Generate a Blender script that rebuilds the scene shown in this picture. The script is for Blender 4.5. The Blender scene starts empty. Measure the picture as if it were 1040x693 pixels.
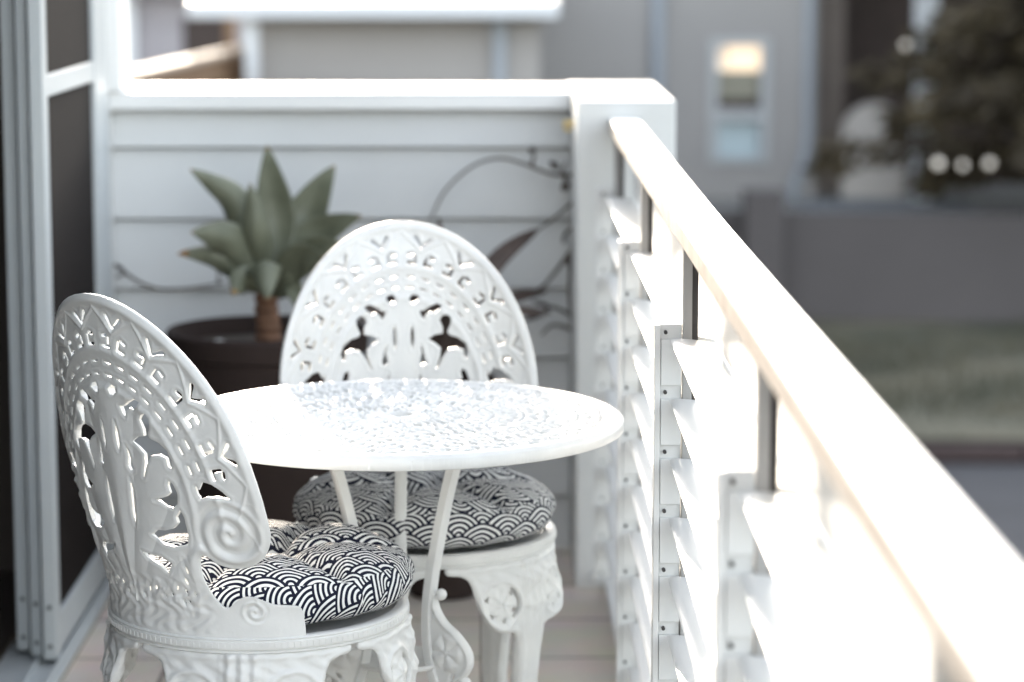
import bpy, math, random
import numpy as np
from mathutils import Vector, Matrix
random.seed(7)
rng = np.random.default_rng(7)
R = math.radians
S = bpy.context.scene
COL = S.collection

# ------------------------------------------------------------------ camera
CAM_H = 1.353
PITCH, YAW, FPX = 8.33, 0.418, 2740.0
cam_d = bpy.data.cameras.new('camera')
cam = bpy.data.objects.new('camera', cam_d); COL.objects.link(cam)
cam.location = (0, 0, CAM_H)
cam.rotation_euler = (R(90 - PITCH), 0, R(-YAW))
cam_d.sensor_width = 36; cam_d.lens = FPX / 1040 * 36
cam_d.clip_start = 0.05; cam_d.clip_end = 2000
cam_d.dof.use_dof = True
cam_d.dof.focus_distance = 3.5
cam_d.dof.aperture_fstop = 3.4
S.camera = cam

# ------------------------------------------------------------------ light
SUN_EL, SUN_AZ = 12.8, 7.0           # sun beyond the end wall, a little to the left
w = bpy.data.worlds.new('World'); S.world = w; w.use_nodes = True
nt = w.node_tree; nt.nodes.clear()
out = nt.nodes.new('ShaderNodeOutputWorld'); bg = nt.nodes.new('ShaderNodeBackground')
sky = nt.nodes.new('ShaderNodeTexSky'); sky.sky_type = 'NISHITA'; sky.sun_disc = False
sky.sun_elevation = R(SUN_EL); sky.sun_rotation = R(-SUN_AZ)
sky.air_density = 1.0; sky.dust_density = 2.0; sky.ozone_density = 1.0
hs = nt.nodes.new('ShaderNodeHueSaturation'); hs.inputs['Saturation'].default_value = 0.40
nt.links.new(sky.outputs[0], hs.inputs['Color'])
nt.links.new(hs.outputs[0], bg.inputs['Color']); bg.inputs['Strength'].default_value = 0.15
nt.links.new(bg.outputs[0], out.inputs[0])
sd = bpy.data.lights.new('sun', 'SUN'); sd.energy = 2.3; sd.angle = R(0.5); sd.color = (1, .87, .72)
sun = bpy.data.objects.new('sun', sd); COL.objects.link(sun)
to_sun = Vector((-math.sin(R(SUN_AZ)) * math.cos(R(SUN_EL)), math.cos(R(SUN_AZ)) * math.cos(R(SUN_EL)), math.sin(R(SUN_EL))))
sun.rotation_euler = to_sun.to_track_quat('Z', 'Y').to_euler()
S.view_settings.view_transform = 'Standard'; S.view_settings.look = 'None'
S.view_settings.gamma = 1; S.view_settings.use_curve_mapping = False
S.view_settings.exposure = 2.6

# ------------------------------------------------------------------ helpers
def at(px, py, Y):
    """point on the plane y = Y behind a pixel of the 1040 x 693 photograph"""
    d = Vector(((px - 520) / FPX, (346.5 - py) / FPX, -1.0))
    d = cam.rotation_euler.to_matrix() @ d
    return Vector((0, 0, CAM_H)) + d * (Y / d.y)

def tag(o, label=None, cat=None, group=None, kind=None):
    if label: o['label'] = label
    if cat: o['category'] = cat
    if group: o['group'] = group
    if kind: o['kind'] = kind
    return o

def empty(name, loc=(0, 0, 0), rz=0, label=None, cat=None, group=None):
    o = bpy.data.objects.new(name, None); COL.objects.link(o)
    o.location = loc; o.rotation_euler = (0, 0, rz); o.empty_display_size = .1
    return tag(o, label, cat, group)

def link_mesh(name, verts, faces, mat, parent=None, smooth=True, uv=None, mi=None, angle=None):
    me = bpy.data.meshes.new(name)
    me.from_pydata([tuple(map(float, v)) for v in verts], [], [tuple(int(i) for i in f) for f in faces])
    mats = mat if isinstance(mat, (list, tuple)) else [mat]
    for m in mats: me.materials.append(m)
    if mi is not None: me.polygons.foreach_set('material_index', np.array(mi, dtype=np.int32))
    if smooth: me.polygons.foreach_set('use_smooth', np.ones(len(me.polygons), dtype=bool))
    if uv is not None:
        l = me.uv_layers.new(name='UVMap')
        l.data.foreach_set('uv', np.asarray(uv, dtype=np.float32).ravel())
    me.update()
    if smooth and angle: me.set_sharp_from_angle(angle=R(angle))
    o = bpy.data.objects.new(name, me); COL.objects.link(o)
    if parent is not None: o.parent = parent
    return o

class MB:
    """collects shapes and links them as one mesh object"""
    def __init__(s): s.v = []; s.f = []; s.m = []
    def add(s, vs, fs, mi=0):
        b = len(s.v); s.v += [tuple(v) for v in vs]; s.f += [tuple(b + i for i in f) for f in fs]; s.m += [mi] * len(fs); return s
    def box(s, x0, x1, y0, y1, z0, z1, mi=0, M=None):
        vs = [(x, y, z) for z in (z0, z1) for y in (y0, y1) for x in (x0, x1)]
        if M is not None: vs = [M @ Vector(v) for v in vs]
        return s.add(vs, [(0, 2, 3, 1), (4, 5, 7, 6), (0, 1, 5, 4), (2, 6, 7, 3), (0, 4, 6, 2), (1, 3, 7, 5)], mi)
    def prism(s, poly, axis, a, b, mi=0):
        """poly: list of 2-D points (counter-clockwise) extruded along an axis between a and b"""
        def P(p, t): return {'x': (t, p[0], p[1]), 'y': (p[0], t, p[1]), 'z': (p[0], p[1], t)}[axis]
        n = len(poly)
        vs = [P(p, a) for p in poly] + [P(p, b) for p in poly]
        fs = [tuple(range(n))[::-1], tuple(range(n, 2 * n))] + [(i, (i + 1) % n, n + (i + 1) % n, n + i) for i in range(n)]
        return s.add(vs, fs, mi)
    def tube(s, pts, rad, n=8, mi=0, cap=True):
        pts = [Vector(p) for p in pts]
        if not hasattr(rad, '__len__'): rad = [rad] * len(pts)
        vs = []; prev = None
        for i, p in enumerate(pts):
            t = (pts[min(i + 1, len(pts) - 1)] - pts[max(i - 1, 0)]).normalized()
            if prev is None:
                a = Vector((0, 0, 1)) if abs(t.z) < .9 else Vector((1, 0, 0))
                u = t.cross(a).normalized()
            else:
                u = (prev - t * prev.dot(t)).normalized()
            prev = u; q = t.cross(u)
            for k in range(n):
                c = 2 * math.pi * k / n
                vs.append(p + (u * math.cos(c) + q * math.sin(c)) * rad[i])
        fs = [(i * n + k, i * n + (k + 1) % n, (i + 1) * n + (k + 1) % n, (i + 1) * n + k) for i in range(len(pts) - 1) for k in range(n)]
        if cap:
            fs.append(tuple(range(n))[::-1]); fs.append(tuple(range((len(pts) - 1) * n, len(pts) * n)))
        return s.add(vs, fs, mi)
    def lathe(s, prof, n=64, c=(0, 0, 0), mi=0, closed=False):
        vs = []
        for r, z in prof:
            for k in range(n):
                a = 2 * math.pi * k / n
                vs.append((c[0] + r * math.cos(a), c[1] + r * math.sin(a), c[2] + z))
        m = len(prof); fs = []
        for i in range(m if closed else m - 1):
            j = (i + 1) % m
            for k in range(n):
                fs.append((i * n + k, i * n + (k + 1) % n, j * n + (k + 1) % n, j * n + k))
        return s.add(vs, fs, mi)
    def ball(s, c, r, mi=0, n=12, sc=(1, 1, 1)):
        vs = []; fs = []; m = n // 2
        for i in range(m + 1):
            ph = math.pi * i / m
            for k in range(n):
                a = 2 * math.pi * k / n
                vs.append((c[0] + sc[0] * r * math.sin(ph) * math.cos(a), c[1] + sc[1] * r * math.sin(ph) * math.sin(a), c[2] + sc[2] * r * math.cos(ph)))
        for i in range(m):
            for k in range(n):
                fs.append((i * n + k, (i + 1) * n + k, (i + 1) * n + (k + 1) % n, i * n + (k + 1) % n))
        return s.add(vs, fs, mi)
    def build(s, name, mat, parent=None, smooth=False, bevel=0, angle=40):
        o = link_mesh(name, s.v, s.f, mat, parent, smooth or bevel > 0, mi=s.m, angle=angle)
        if bevel:
            b = o.modifiers.new('bevel', 'BEVEL'); b.width = bevel; b.segments = 2; b.limit_method = 'ANGLE'; b.angle_limit = R(40)
        return o

def spline(pts, k=6):
    """Catmull-Rom through points"""
    P = [np.array(p, float) for p in pts]; o = []
    for i in range(len(P) - 1):
        p0 = P[max(i - 1, 0)]; p1 = P[i]; p2 = P[i + 1]; p3 = P[min(i + 2, len(P) - 1)]
        for j in range(k):
            t = j / k
            o.append(.5 * ((2 * p1) + (-p0 + p2) * t + (2 * p0 - 5 * p1 + 4 * p2 - p3) * t * t + (-p0 + 3 * p1 - 3 * p2 + p3) * t ** 3))
    o.append(P[-1]); return o

# ------------------------------------------------------------------ materials
def mat(name, base, rough=.5, metal=0, var=0., vscale=8, bump=0., bscale=60, spec=.5, coat=0, base2=None, trans=0, sheen=0):
    m = bpy.data.materials.new(name); m.use_nodes = True; t = m.node_tree; N = t.nodes; L = t.links
    p = N['Principled BSDF']
    p.inputs['Roughness'].default_value = rough; p.inputs['Metallic'].default_value = metal
    p.inputs['Specular IOR Level'].default_value = spec
    p.inputs['Coat Weight'].default_value = coat
    if sheen: p.inputs['Sheen Weight'].default_value = sheen
    p.inputs['Base Color'].default_value = (*base, 1)
    tc = N.new('ShaderNodeTexCoord')
    if var or base2:
        n = N.new('ShaderNodeTexNoise'); n.inputs['Scale'].default_value = vscale; n.inputs['Detail'].default_value = 6
        L.new(tc.outputs['Object'], n.inputs['Vector'])
        r = N.new('ShaderNodeValToRGB'); r.color_ramp.elements[0].position = .3; r.color_ramp.elements[1].position = .7
        b2 = base2 or tuple(c * (1 - var) for c in base)
        r.color_ramp.elements[0].color = (*b2, 1); r.color_ramp.elements[1].color = (*base, 1)
        L.new(n.outputs['Fac'], r.inputs[0]); L.new(r.outputs[0], p.inputs['Base Color'])
    if bump:
        n2 = N.new('ShaderNodeTexNoise'); n2.inputs['Scale'].default_value = bscale; n2.inputs['Detail'].default_value = 4
        L.new(tc.outputs['Object'], n2.inputs['Vector'])
        b = N.new('ShaderNodeBump'); b.inputs['Strength'].default_value = bump; b.inputs['Distance'].default_value = .002
        L.new(n2.outputs['Fac'], b.inputs['Height']); L.new(b.outputs[0], p.inputs['Normal'])
    if trans:
        o = N['Material Output']; tl = N.new('ShaderNodeBsdfTranslucent'); tl.inputs[0].default_value = (*[min(1, c * 1.6) for c in base], 1)
        mx = N.new('ShaderNodeMixShader'); mx.inputs[0].default_value = trans
        L.new(p.outputs[0], mx.inputs[1]); L.new(tl.outputs[0], mx.inputs[2]); L.new(mx.outputs[0], o.inputs[0])
    return m

M = {}
M['cast'] = mat('white_cast_paint', (.82, .82, .80), .38, var=.09, vscale=22, bump=.25, bscale=90)
M['alu'] = mat('white_powder_coat', (.80, .80, .79), .42, var=.03, vscale=5)
M['weathered_shaded'] = mat('weathered_shaded_rail_paint', (.60, .54, .48), .6, base2=(.42, .36, .31), vscale=14)  # mottled stains, with the side face's beige shade put into the base colour
M['alugrey'] = mat('grey_post', (.42, .41, .40), .5)
M['dark'] = mat('dark_gasket', (.05, .045, .045), .5)
M['board'] = mat('painted_weatherboard', (.64, .645, .64), .55, var=.10, vscale=3, bump=.15, bscale=30)
M['render'] = mat('painted_render', (.72, .72, .70), .7, var=.06, vscale=4, bump=.5, bscale=70)
M['frame'] = mat('silver_door_frame', (.50, .53, .54), .4, var=.04, vscale=4)
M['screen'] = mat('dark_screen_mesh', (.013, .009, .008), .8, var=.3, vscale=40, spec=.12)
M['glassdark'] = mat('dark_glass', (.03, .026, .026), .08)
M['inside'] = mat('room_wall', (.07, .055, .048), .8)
M['pot'] = mat('dark_brown_pot', (.040, .028, .025), .85, var=.25, vscale=6, spec=.2)
M['soil'] = mat('potting_soil', (.06, .045, .035), .95, var=.5, vscale=40, bump=1, bscale=60)
M['pebble'] = mat('pale_pebble', (.6, .6, .58), .7)
M['agave'] = mat('agave_leaf', (.185, .195, .140), .42, var=.3, vscale=14, base2=(.115, .125, .085), spec=.3)
M['agavedry'] = mat('agave_dry_tip', (.28, .13, .05), .7, base2=(.18, .16, .06), vscale=12)
M['stem'] = mat('agave_stem', (.24, .13, .08), .85, var=.5, vscale=40, bump=1, bscale=50)
M['twig'] = mat('dry_twig', (.11, .085, .065), .8, var=.4, vscale=60)
M['dryleaf'] = mat('dry_leaf', (.085, .062, .055), .7, var=.3, vscale=30)
M['brass'] = mat('brass', (.75, .56, .22), .35, metal=.8)

def tile_mat():
    m = bpy.data.materials.new('balcony_tile'); m.use_nodes = True; t = m.node_tree; N = t.nodes; L = t.links; p = N['Principled BSDF']
    tc = N.new('ShaderNodeTexCoord'); mp = N.new('ShaderNodeMapping'); mp.inputs['Location'].default_value = (.02, .06, 0)
    L.new(tc.outputs['Object'], mp.inputs[0])
    b = N.new('ShaderNodeTexBrick'); b.offset = 0; b.inputs['Scale'].default_value = 1
    b.inputs['Brick Width'].default_value = .3; b.inputs['Row Height'].default_value = .3; b.inputs['Mortar Size'].default_value = .0045
    b.inputs['Mortar Smooth'].default_value = .3
    b.inputs['Color1'].default_value = (.76, .66, .56, 1); b.inputs['Color2'].default_value = (.71, .61, .52, 1); b.inputs['Mortar'].default_value = (.15, .11, .09, 1)
    L.new(mp.outputs[0], b.inputs['Vector'])
    n = N.new('ShaderNodeTexNoise'); n.inputs['Scale'].default_value = 7; n.inputs['Detail'].default_value = 7; L.new(tc.outputs['Object'], n.inputs['Vector'])
    mx = N.new('ShaderNodeMix'); mx.data_type = 'RGBA'; mx.blend_type = 'MULTIPLY'; mx.inputs[0].default_value = .35
    L.new(b.outputs['Color'], mx.inputs[6]); L.new(n.outputs['Color'], mx.inputs[7])
    hs = N.new('ShaderNodeHueSaturation'); hs.inputs['Saturation'].default_value = .85; L.new(mx.outputs[2], hs.inputs['Color'])
    L.new(hs.outputs[0], p.inputs['Base Color']); p.inputs['Roughness'].default_value = .5
    bp = N.new('ShaderNodeBump'); bp.inputs['Distance'].default_value = .003; bp.inputs['Strength'].default_value = .6; bp.invert = True
    L.new(b.outputs['Fac'], bp.inputs['Height']); L.new(bp.outputs[0], p.inputs['Normal'])
    return m
M['tile'] = tile_mat()

def seigaiha(name, rot):
    """overlapping-wave print: concentric arcs in offset rows, from the cushion's UVs (metres)"""
    m = bpy.data.materials.new(name); m.use_nodes = True; t = m.node_tree; N = t.nodes; L = t.links; p = N['Principled BSDF']
    def mth(op, a, b=None, c=None):
        n = N.new('ShaderNodeMath'); n.operation = op
        for i, x in enumerate((a, b, c)):
            if x is None: continue
            if isinstance(x, (int, float)): n.inputs[i].default_value = x
            else: L.new(x, n.inputs[i])
        return n.outputs[0]
    uv = N.new('ShaderNodeUVMap'); mp = N.new('ShaderNodeMapping'); mp.inputs['Rotation'].default_value = (0, 0, rot)
    L.new(uv.outputs[0], mp.inputs[0])
    ns = N.new('ShaderNodeTexNoise'); ns.inputs['Scale'].default_value = 14; L.new(mp.outputs[0], ns.inputs['Vector'])
    ad = N.new('ShaderNodeVectorMath'); ad.operation = 'MULTIPLY_ADD'; L.new(ns.outputs['Color'], ad.inputs[0]); ad.inputs[1].default_value = (.007, .007, 0); L.new(mp.outputs[0], ad.inputs[2])
    sx = N.new('ShaderNodeSeparateXYZ'); L.new(ad.outputs[0], sx.inputs[0])
    rad = .0400
    x = mth('DIVIDE', sx.outputs[0], rad); y = mth('DIVIDE', sx.outputs[1], rad * .92)
    k0 = mth('ADD', mth('FLOOR', mth('MULTIPLY', mth('SUBTRACT', y, 1.0), 2.0)), 1.0)   # row index; rows every half radius
    def row(j):
        k = mth('ADD', k0, float(j)); yc = mth('MULTIPLY', k, .5)
        xs = mth('ADD', x, k)                                   # every second row shifted by one radius
        fx = mth('SUBTRACT', mth('FLOORED_MODULO', mth('ADD', xs, 1.0), 2.0), 1.0)
        dy = mth('SUBTRACT', y, yc)
        return mth('SQRT', mth('ADD', mth('MULTIPLY', fx, fx), mth('MULTIPLY', dy, dy)))
    d0, d1, d2 = row(0), row(1), row(2)
    def pick(dc, dn):
        s = mth('LESS_THAN', dc, 1.0)
        return mth('ADD', mth('MULTIPLY', s, dc), mth('MULTIPLY', mth('SUBTRACT', 1.0, s), dn))
    d = pick(d0, pick(d1, d2))
    wv = mth('FRACT', mth('ADD', mth('MULTIPLY', d, 5.0), .25))
    tri = mth('ABSOLUTE', mth('SUBTRACT', wv, .5))               # 0 at middle of stripe
    st = N.new('ShaderNodeMapRange'); st.inputs['From Min'].default_value = .215; st.inputs['From Max'].default_value = .255
    L.new(tri, st.inputs[0])
    mx = N.new('ShaderNodeMix'); mx.data_type = 'RGBA'; L.new(st.outputs[0], mx.inputs[0])
    mx.inputs[6].default_value = (.84, .84, .82, 1); mx.inputs[7].default_value = (.015, .017, .032, 1)
    n2 = N.new('ShaderNodeTexNoise'); n2.inputs['Scale'].default_value = 900; L.new(mp.outputs[0], n2.inputs['Vector'])
    m2 = N.new('ShaderNodeMix'); m2.data_type = 'RGBA'; m2.blend_type = 'OVERLAY'; m2.inputs[0].default_value = .25
    L.new(mx.outputs[2], m2.inputs[6]); L.new(n2.outputs['Color'], m2.inputs[7])
    h2 = N.new('ShaderNodeMix'); h2.data_type = 'RGBA'; h2.inputs[0].default_value = .0
    L.new(mx.outputs[2], p.inputs['Base Color'])
    p.inputs['Roughness'].default_value = .9; p.inputs['Specular IOR Level'].default_value = .08
    bp = N.new('ShaderNodeBump'); bp.inputs['Strength'].default_value = .25; bp.inputs['Distance'].default_value = .001
    L.new(n2.outputs['Fac'], bp.inputs['Height']); L.new(bp.outputs[0], p.inputs['Normal'])
    return m

# ------------------------------------------------------------------ cast plates: a signed distance field cut by marching squares
def sd_poly(U, V, poly):
    P = np.array(poly, float); n = len(P)
    d = np.full(U.shape, 1e9); s = np.ones(U.shape)
    for i in range(n):
        a = P[i]; b = P[i - 1]; e = b - a
        wx = U - a[0]; wy = V - a[1]
        h = np.clip((wx * e[0] + wy * e[1]) / max(e @ e, 1e-12), 0, 1)
        d = np.minimum(d, (wx - e[0] * h) ** 2 + (wy - e[1] * h) ** 2)
        c1 = V >= a[1]; c2 = V < b[1]; c3 = e[0] * wy > e[1] * wx
        flip = (c1 & c2 & c3) | (~c1 & ~c2 & ~c3)
        s = np.where(flip, -s, s)
    return s * np.sqrt(d)

class Field:
    def __init__(s, u0, u1, v0, v1, st):
        s.st = st; s.u = np.arange(u0, u1 + st / 2, st); s.v = np.arange(v0, v1 + st / 2, st)
        s.U, s.V = np.meshgrid(s.u, s.v, indexing='ij')
        s.hole = np.full(s.U.shape, 1.0)              # distance to nearest hole (negative inside it)
    def sub(s, c, r):
        i0, i1 = np.searchsorted(s.u, [c[0] - r, c[0] + r]); j0, j1 = np.searchsorted(s.v, [c[1] - r, c[1] + r])
        return (slice(max(i0, 0), i1), slice(max(j0, 0), j1))
    def cut(s, c, r, fn, ang=0, mirror=False):
        """cut a hole described by fn(x, y) -> sd in a frame at c whose y axis points at ang from +v (clockwise)"""
        w = s.sub(c, r + .02)
        U = s.U[w] - c[0]; V = s.V[w] - c[1]
        if U.size == 0: return
        ca, sa = math.cos(ang), math.sin(ang)
        x = U * ca - V * sa; y = U * sa + V * ca
        if mirror: x = -x
        s.hole[w] = np.minimum(s.hole[w], fn(x, y))
    def poly(s, pts):
        P = np.array(pts); c = P.mean(0); r = np.abs(P - c).max()
        w = s.sub(c, r + .02)
        if s.U[w].size: s.hole[w] = np.minimum(s.hole[w], sd_poly(s.U[w], s.V[w], pts))

def seg(x, y, a, b, t):
    a = np.array(a); b = np.array(b); e = b - a
    h = np.clip(((x - a[0]) * e[0] + (y - a[1]) * e[1]) / (e @ e), 0, 1)
    return np.hypot(x - a[0] - e[0] * h, y - a[1] - e[1] * h) - t
def ell(x, y, a, b):
    k = np.hypot(x / a, y / b); return (k - 1) * min(a, b)

def plate(name, F, solid, wf, wb, mapf, mat_, parent=None):
    """solid: sd of the outline on F's grid. wf / wb: heights of the two faces. mapf(u, v, w) -> x, y, z arrays"""
    sdv = np.maximum(solid, -F.hole)
    eps = F.st * .02
    sdv = np.where(np.abs(sdv) < eps, np.where(sdv < 0, -eps, eps), sdv)
    ins = sdv < 0; nu, nv = sdv.shape
    ids = {}; us = []; vs = []; fi = []
    def node(i, j):
        k = (i, j)
        if k not in ids: ids[k] = len(us); us.append(F.u[i]); vs.append(F.v[j]); fi.append((i, j, i, j, 0.))
        return ids[k]
    def edge(i, j, i2, j2):
        if (i2, j2) < (i, j): i, j, i2, j2 = i2, j2, i, j
        k = (i, j, i2, j2)
        if k not in ids:
            a, b = sdv[i, j], sdv[i2, j2]; t = a / (a - b)
            ids[k] = len(us); us.append(F.u[i] + (F.u[i2] - F.u[i]) * t); vs.append(F.v[j] + (F.v[j2] - F.v[j]) * t); fi.append((i, j, i2, j2, t))
        return ids[k]
    faces = []; rim = []
    cnt = ins[:-1, :-1].astype(int) + ins[1:, :-1] + ins[1:, 1:] + ins[:-1, 1:]
    for i, j in zip(*np.nonzero(cnt)):
        c = [(i, j), (i + 1, j), (i + 1, j + 1), (i, j + 1)]
        if cnt[i, j] == 4:
            faces.append([node(*q) for q in c]); continue
        b = [bool(ins[q]) for q in c]
        if cnt[i, j] == 2 and b[0] == b[2]:           # saddle: two corner triangles
            for k in range(4):
                if b[k]:
                    e0 = edge(*c[k - 1], *c[k]); e1 = edge(*c[k], *c[(k + 1) % 4])
                    faces.append([e0, node(*c[k]), e1]); rim.append((e1, e0))
            continue
        f = []; cross = []
        for k in range(4):
            q, q2 = c[k], c[(k + 1) % 4]
            if b[k]: f.append(node(*q))
            if b[k] != b[(k + 1) % 4]:
                e = edge(*q, *q2); f.append(e); cross.append((e, b[k]))
        faces.append(f)
        if len(cross) == 2:
            a = [e for e, o in cross if o][0]; z = [e for e, o in cross if not o][0]; rim.append((a, z))
    u = np.array(us); v = np.array(vs); fi = np.array(fi)
    i1, j1, i2, j2 = (fi[:, k].astype(int) for k in range(4)); t = fi[:, 4]
    def samp(A): return A[i1, j1] * (1 - t) + A[i2, j2] * t
    n = len(u)
    A = np.stack(mapf(u, v, samp(wf)), 1); B = np.stack(mapf(u, v, -samp(wb)), 1)
    fs = faces + [[q + n for q in f[::-1]] for f in faces] + [[b, a, a + n, b + n] for a, b in rim]
    return link_mesh(name, np.concatenate([A, B]), fs, mat_, parent, True, angle=62)

def rounded(d, r, h):
    """thickness profile that rounds off within r of an edge"""
    q = np.clip(d / r, 0, 1)
    return h * (.35 + .65 * np.sqrt(1 - (1 - q) ** 2))
def sstep(a, b, x):
    t = np.clip((x - a) / (b - a), 0, 1); return t * t * (3 - 2 * t)

# ------------------------------------------------------------------ the setting: balcony floor, far ground
SEAT_Z = .459
mb = MB(); mb.box(-.80, .345, -1.6, 6.02, -.14, 0)
tag(mb.build('balcony_floor', M['tile']), kind='structure')

GZ = -2.5
M['road'] = mat('asphalt', (.050, .050, .056), .85, var=.25, vscale=2, bump=.5, bscale=50)
M['ground'] = mat('garden_soil', (.10, .095, .075), .95, var=.4, vscale=.8)
M['lawn'] = mat('lawn', (.15, .135, .095), .95, base2=(.07, .072, .05), vscale=.9, bump=1, bscale=30)
M['kerb'] = mat('kerb_brick', (.055, .036, .034), .9, var=.3, vscale=5)
M['path'] = mat('concrete_path', (.34, .34, .33), .9, var=.15, vscale=2)
mb = MB(); mb.add([(-600, -600, GZ - .1), (600, -600, GZ - .1), (600, 900, GZ - .1), (-600, 900, GZ - .1)], [(0, 1, 2, 3)])
tag(mb.build('ground', M['ground']), kind='structure')
mb = MB(); mb.add([(-120, 7, GZ), (120, 7, GZ), (120, 17.2, GZ), (-120, 22.8, GZ)], [(0, 1, 2, 3)])
tag(mb.build('road', M['road']), kind='structure')
def kerb_y(x): return 20.0 - .0233 * x
mb = MB()
for k in range(60):
    xa = -30 + k * 1.0
    ya, yb = kerb_y(xa), kerb_y(xa + .985)
    mb.add([(xa, ya, GZ), (xa + .985, yb, GZ), (xa + .985, yb + .16, GZ), (xa, ya + .16, GZ), (xa, ya, GZ + .13), (xa + .985, yb, GZ + .13), (xa + .985, yb + .16, GZ + .13), (xa, ya + .16, GZ + .13)],
           [(0, 3, 2, 1), (4, 5, 6, 7), (0, 1, 5, 4), (2, 3, 7, 6), (0, 4, 7, 3), (1, 2, 6, 5)])
tag(mb.build('kerb', M['kerb'], bevel=.02), kind='structure')
# lawn: gently uneven sheet
nx, ny = 90, 40; vs = []; fs = []
for i in range(nx + 1):
    for j in range(ny + 1):
        x = -30 + 60 * i / nx; y0 = kerb_y(x) + .29; y = y0 + (30.5 - y0) * j / ny
        vs.append((x, y, GZ + .10 + .03 * math.sin(x * 1.7 + y) + .03 * math.sin(y * 2.3 - x * .6)))
for i in range(nx):
    for j in range(ny): fs.append((i * (ny + 1) + j, (i + 1) * (ny + 1) + j, (i + 1) * (ny + 1) + j + 1, i * (ny + 1) + j + 1))
tag(link_mesh('lawn', vs, fs, M['lawn']), kind='structure')
# blades of grass on the verge
vs = []; fs = []
for k in range(9000):
    x = random.uniform(1, 8); y = random.uniform(kerb_y(x) + .35, 27.5); h = random.uniform(.04, .12); a = random.uniform(0, 6.3); r_ = .02
    z = GZ + .09; b = len(vs)
    dx, dy = r_ * math.cos(a), r_ * math.sin(a); lx, ly = random.uniform(-.05, .05), random.uniform(-.05, .05)
    vs += [(x - dx, y - dy, z), (x + dx, y + dy, z), (x + lx, y + ly, z + h)]; fs.append((b, b + 1, b + 2))
tag(link_mesh('grass', vs, fs, M['lawn'], smooth=False), 'rough dark grass on the verge beyond the road', 'grass', kind='stuff')

# ------------------------------------------------------------------ end wall and pillar
ew = empty('end_wall', (-.25, 6.2, 0), label='pale grey weatherboard parapet wall closing the end of the balcony', cat='wall')
def loc(mbx, o):                                        # shift a world-space builder into its thing's frame
    mi = o.matrix_basis.inverted(); mbx.v = [tuple(mi @ Vector(v)) for v in mbx.v]; return mbx
mb = MB()
zt = .99; lines = [.906, .747, .59, .433, .275, .117, -.04]
hi = zt
for k, zl in enumerate(lines):                          # lapped boards: the lower edge stands proud and casts a line
    mb.prism([(6.34, zl + .006), (5.994, zl + .006), (6.012, hi), (6.34, hi)][::-1], 'x', -.9, .174)
    mb.box(-.9, .174, 6.034, 6.34, zl, zl + .006)
    hi = zl
mb.box(-.9, .174, 6.05, 6.34, GZ, -.04)
loc(mb, ew).build('cladding', M['board'], ew)
mb = MB(); mb.box(-.9, .174, 5.975, 6.36, .994, 1.034)
loc(mb, ew).build('cap', M['alu'], ew, bevel=.004)
pl = tag(MB().box(.176, .381, 5.61, 6.40, GZ, 1.036).build('corner_pillar', M['render'], bevel=.004),
         'square white rendered pillar where the railing meets the end wall', 'pillar')
# brass fitting on the pillar's side
h = empty('brass_hook', at(587, 126, 5.84), label='small brass hook on the inner side of the white pillar', cat='hook')
h.location.x = .176
mb = MB(); mb.tube([(0, 0, 0), (-.006, 0, 0)], .009, 10); mb.build('base_plate', M['brass'], h, smooth=True)
mb = MB(); mb.tube(spline([(-.006, 0, 0), (-.016, 0, .004), (-.02, 0, -.006), (-.014, 0, -.014), (-.007, 0, -.010)]), .0035, 8)
mb.build('hook_arm', M['brass'], h, smooth=True)

# ------------------------------------------------------------------ own house wall with the sliding doors
hw = empty('house_wall', (-.95, 2, 0), label='white house wall framing the sliding door along the left side', cat='house')
mb = MB(); mb.box(-1.10, -.845, -3.5, 6.10, 2.16, 3.2); mb.box(-1.10, -.845, -3.5, 2.2, -2.5, 2.155); mb.box(-1.10, -.845, 5.885, 6.10, -2.5, 2.155)
loc(mb, hw).build('wall', M['render'], hw)
mb = MB(); mb.box(-.905, -.818, 5.965, 6.14, 1.035, 3.2)
loc(mb, hw).build('corner_trim', M['alu'], hw, bevel=.003)
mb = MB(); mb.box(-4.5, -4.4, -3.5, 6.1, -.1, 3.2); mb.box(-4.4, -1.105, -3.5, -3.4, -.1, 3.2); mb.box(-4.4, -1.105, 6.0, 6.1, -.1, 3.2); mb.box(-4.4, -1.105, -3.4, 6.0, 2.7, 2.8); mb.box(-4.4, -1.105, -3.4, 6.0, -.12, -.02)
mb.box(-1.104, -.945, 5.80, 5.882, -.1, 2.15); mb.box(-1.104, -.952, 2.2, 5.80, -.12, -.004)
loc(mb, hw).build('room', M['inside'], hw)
dr = empty('sliding_door', (-.86, 5.3, 0), label='stack of grey framed sliding screen and glass doors pushed open on the left', cat='door')
mb = MB(); mb.box(-.93, -.803, 2.2, 5.87, .002, .018); mb.box(-.815, -.809, 2.2, 5.87, .018, .03); mb.box(-.858, -.852, 2.2, 5.87, .018, .03)
loc(mb, dr).build('track', M['frame'], dr, bevel=.001)
mb = MB(); mb.box(-.94, -.835, 5.765, 5.88, .02, 2.12); mb.box(-.94, -.835, 2.2, 5.88, 2.121, 2.158)
loc(mb, dr).build('jamb', M['frame'], dr, bevel=.003)
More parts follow.
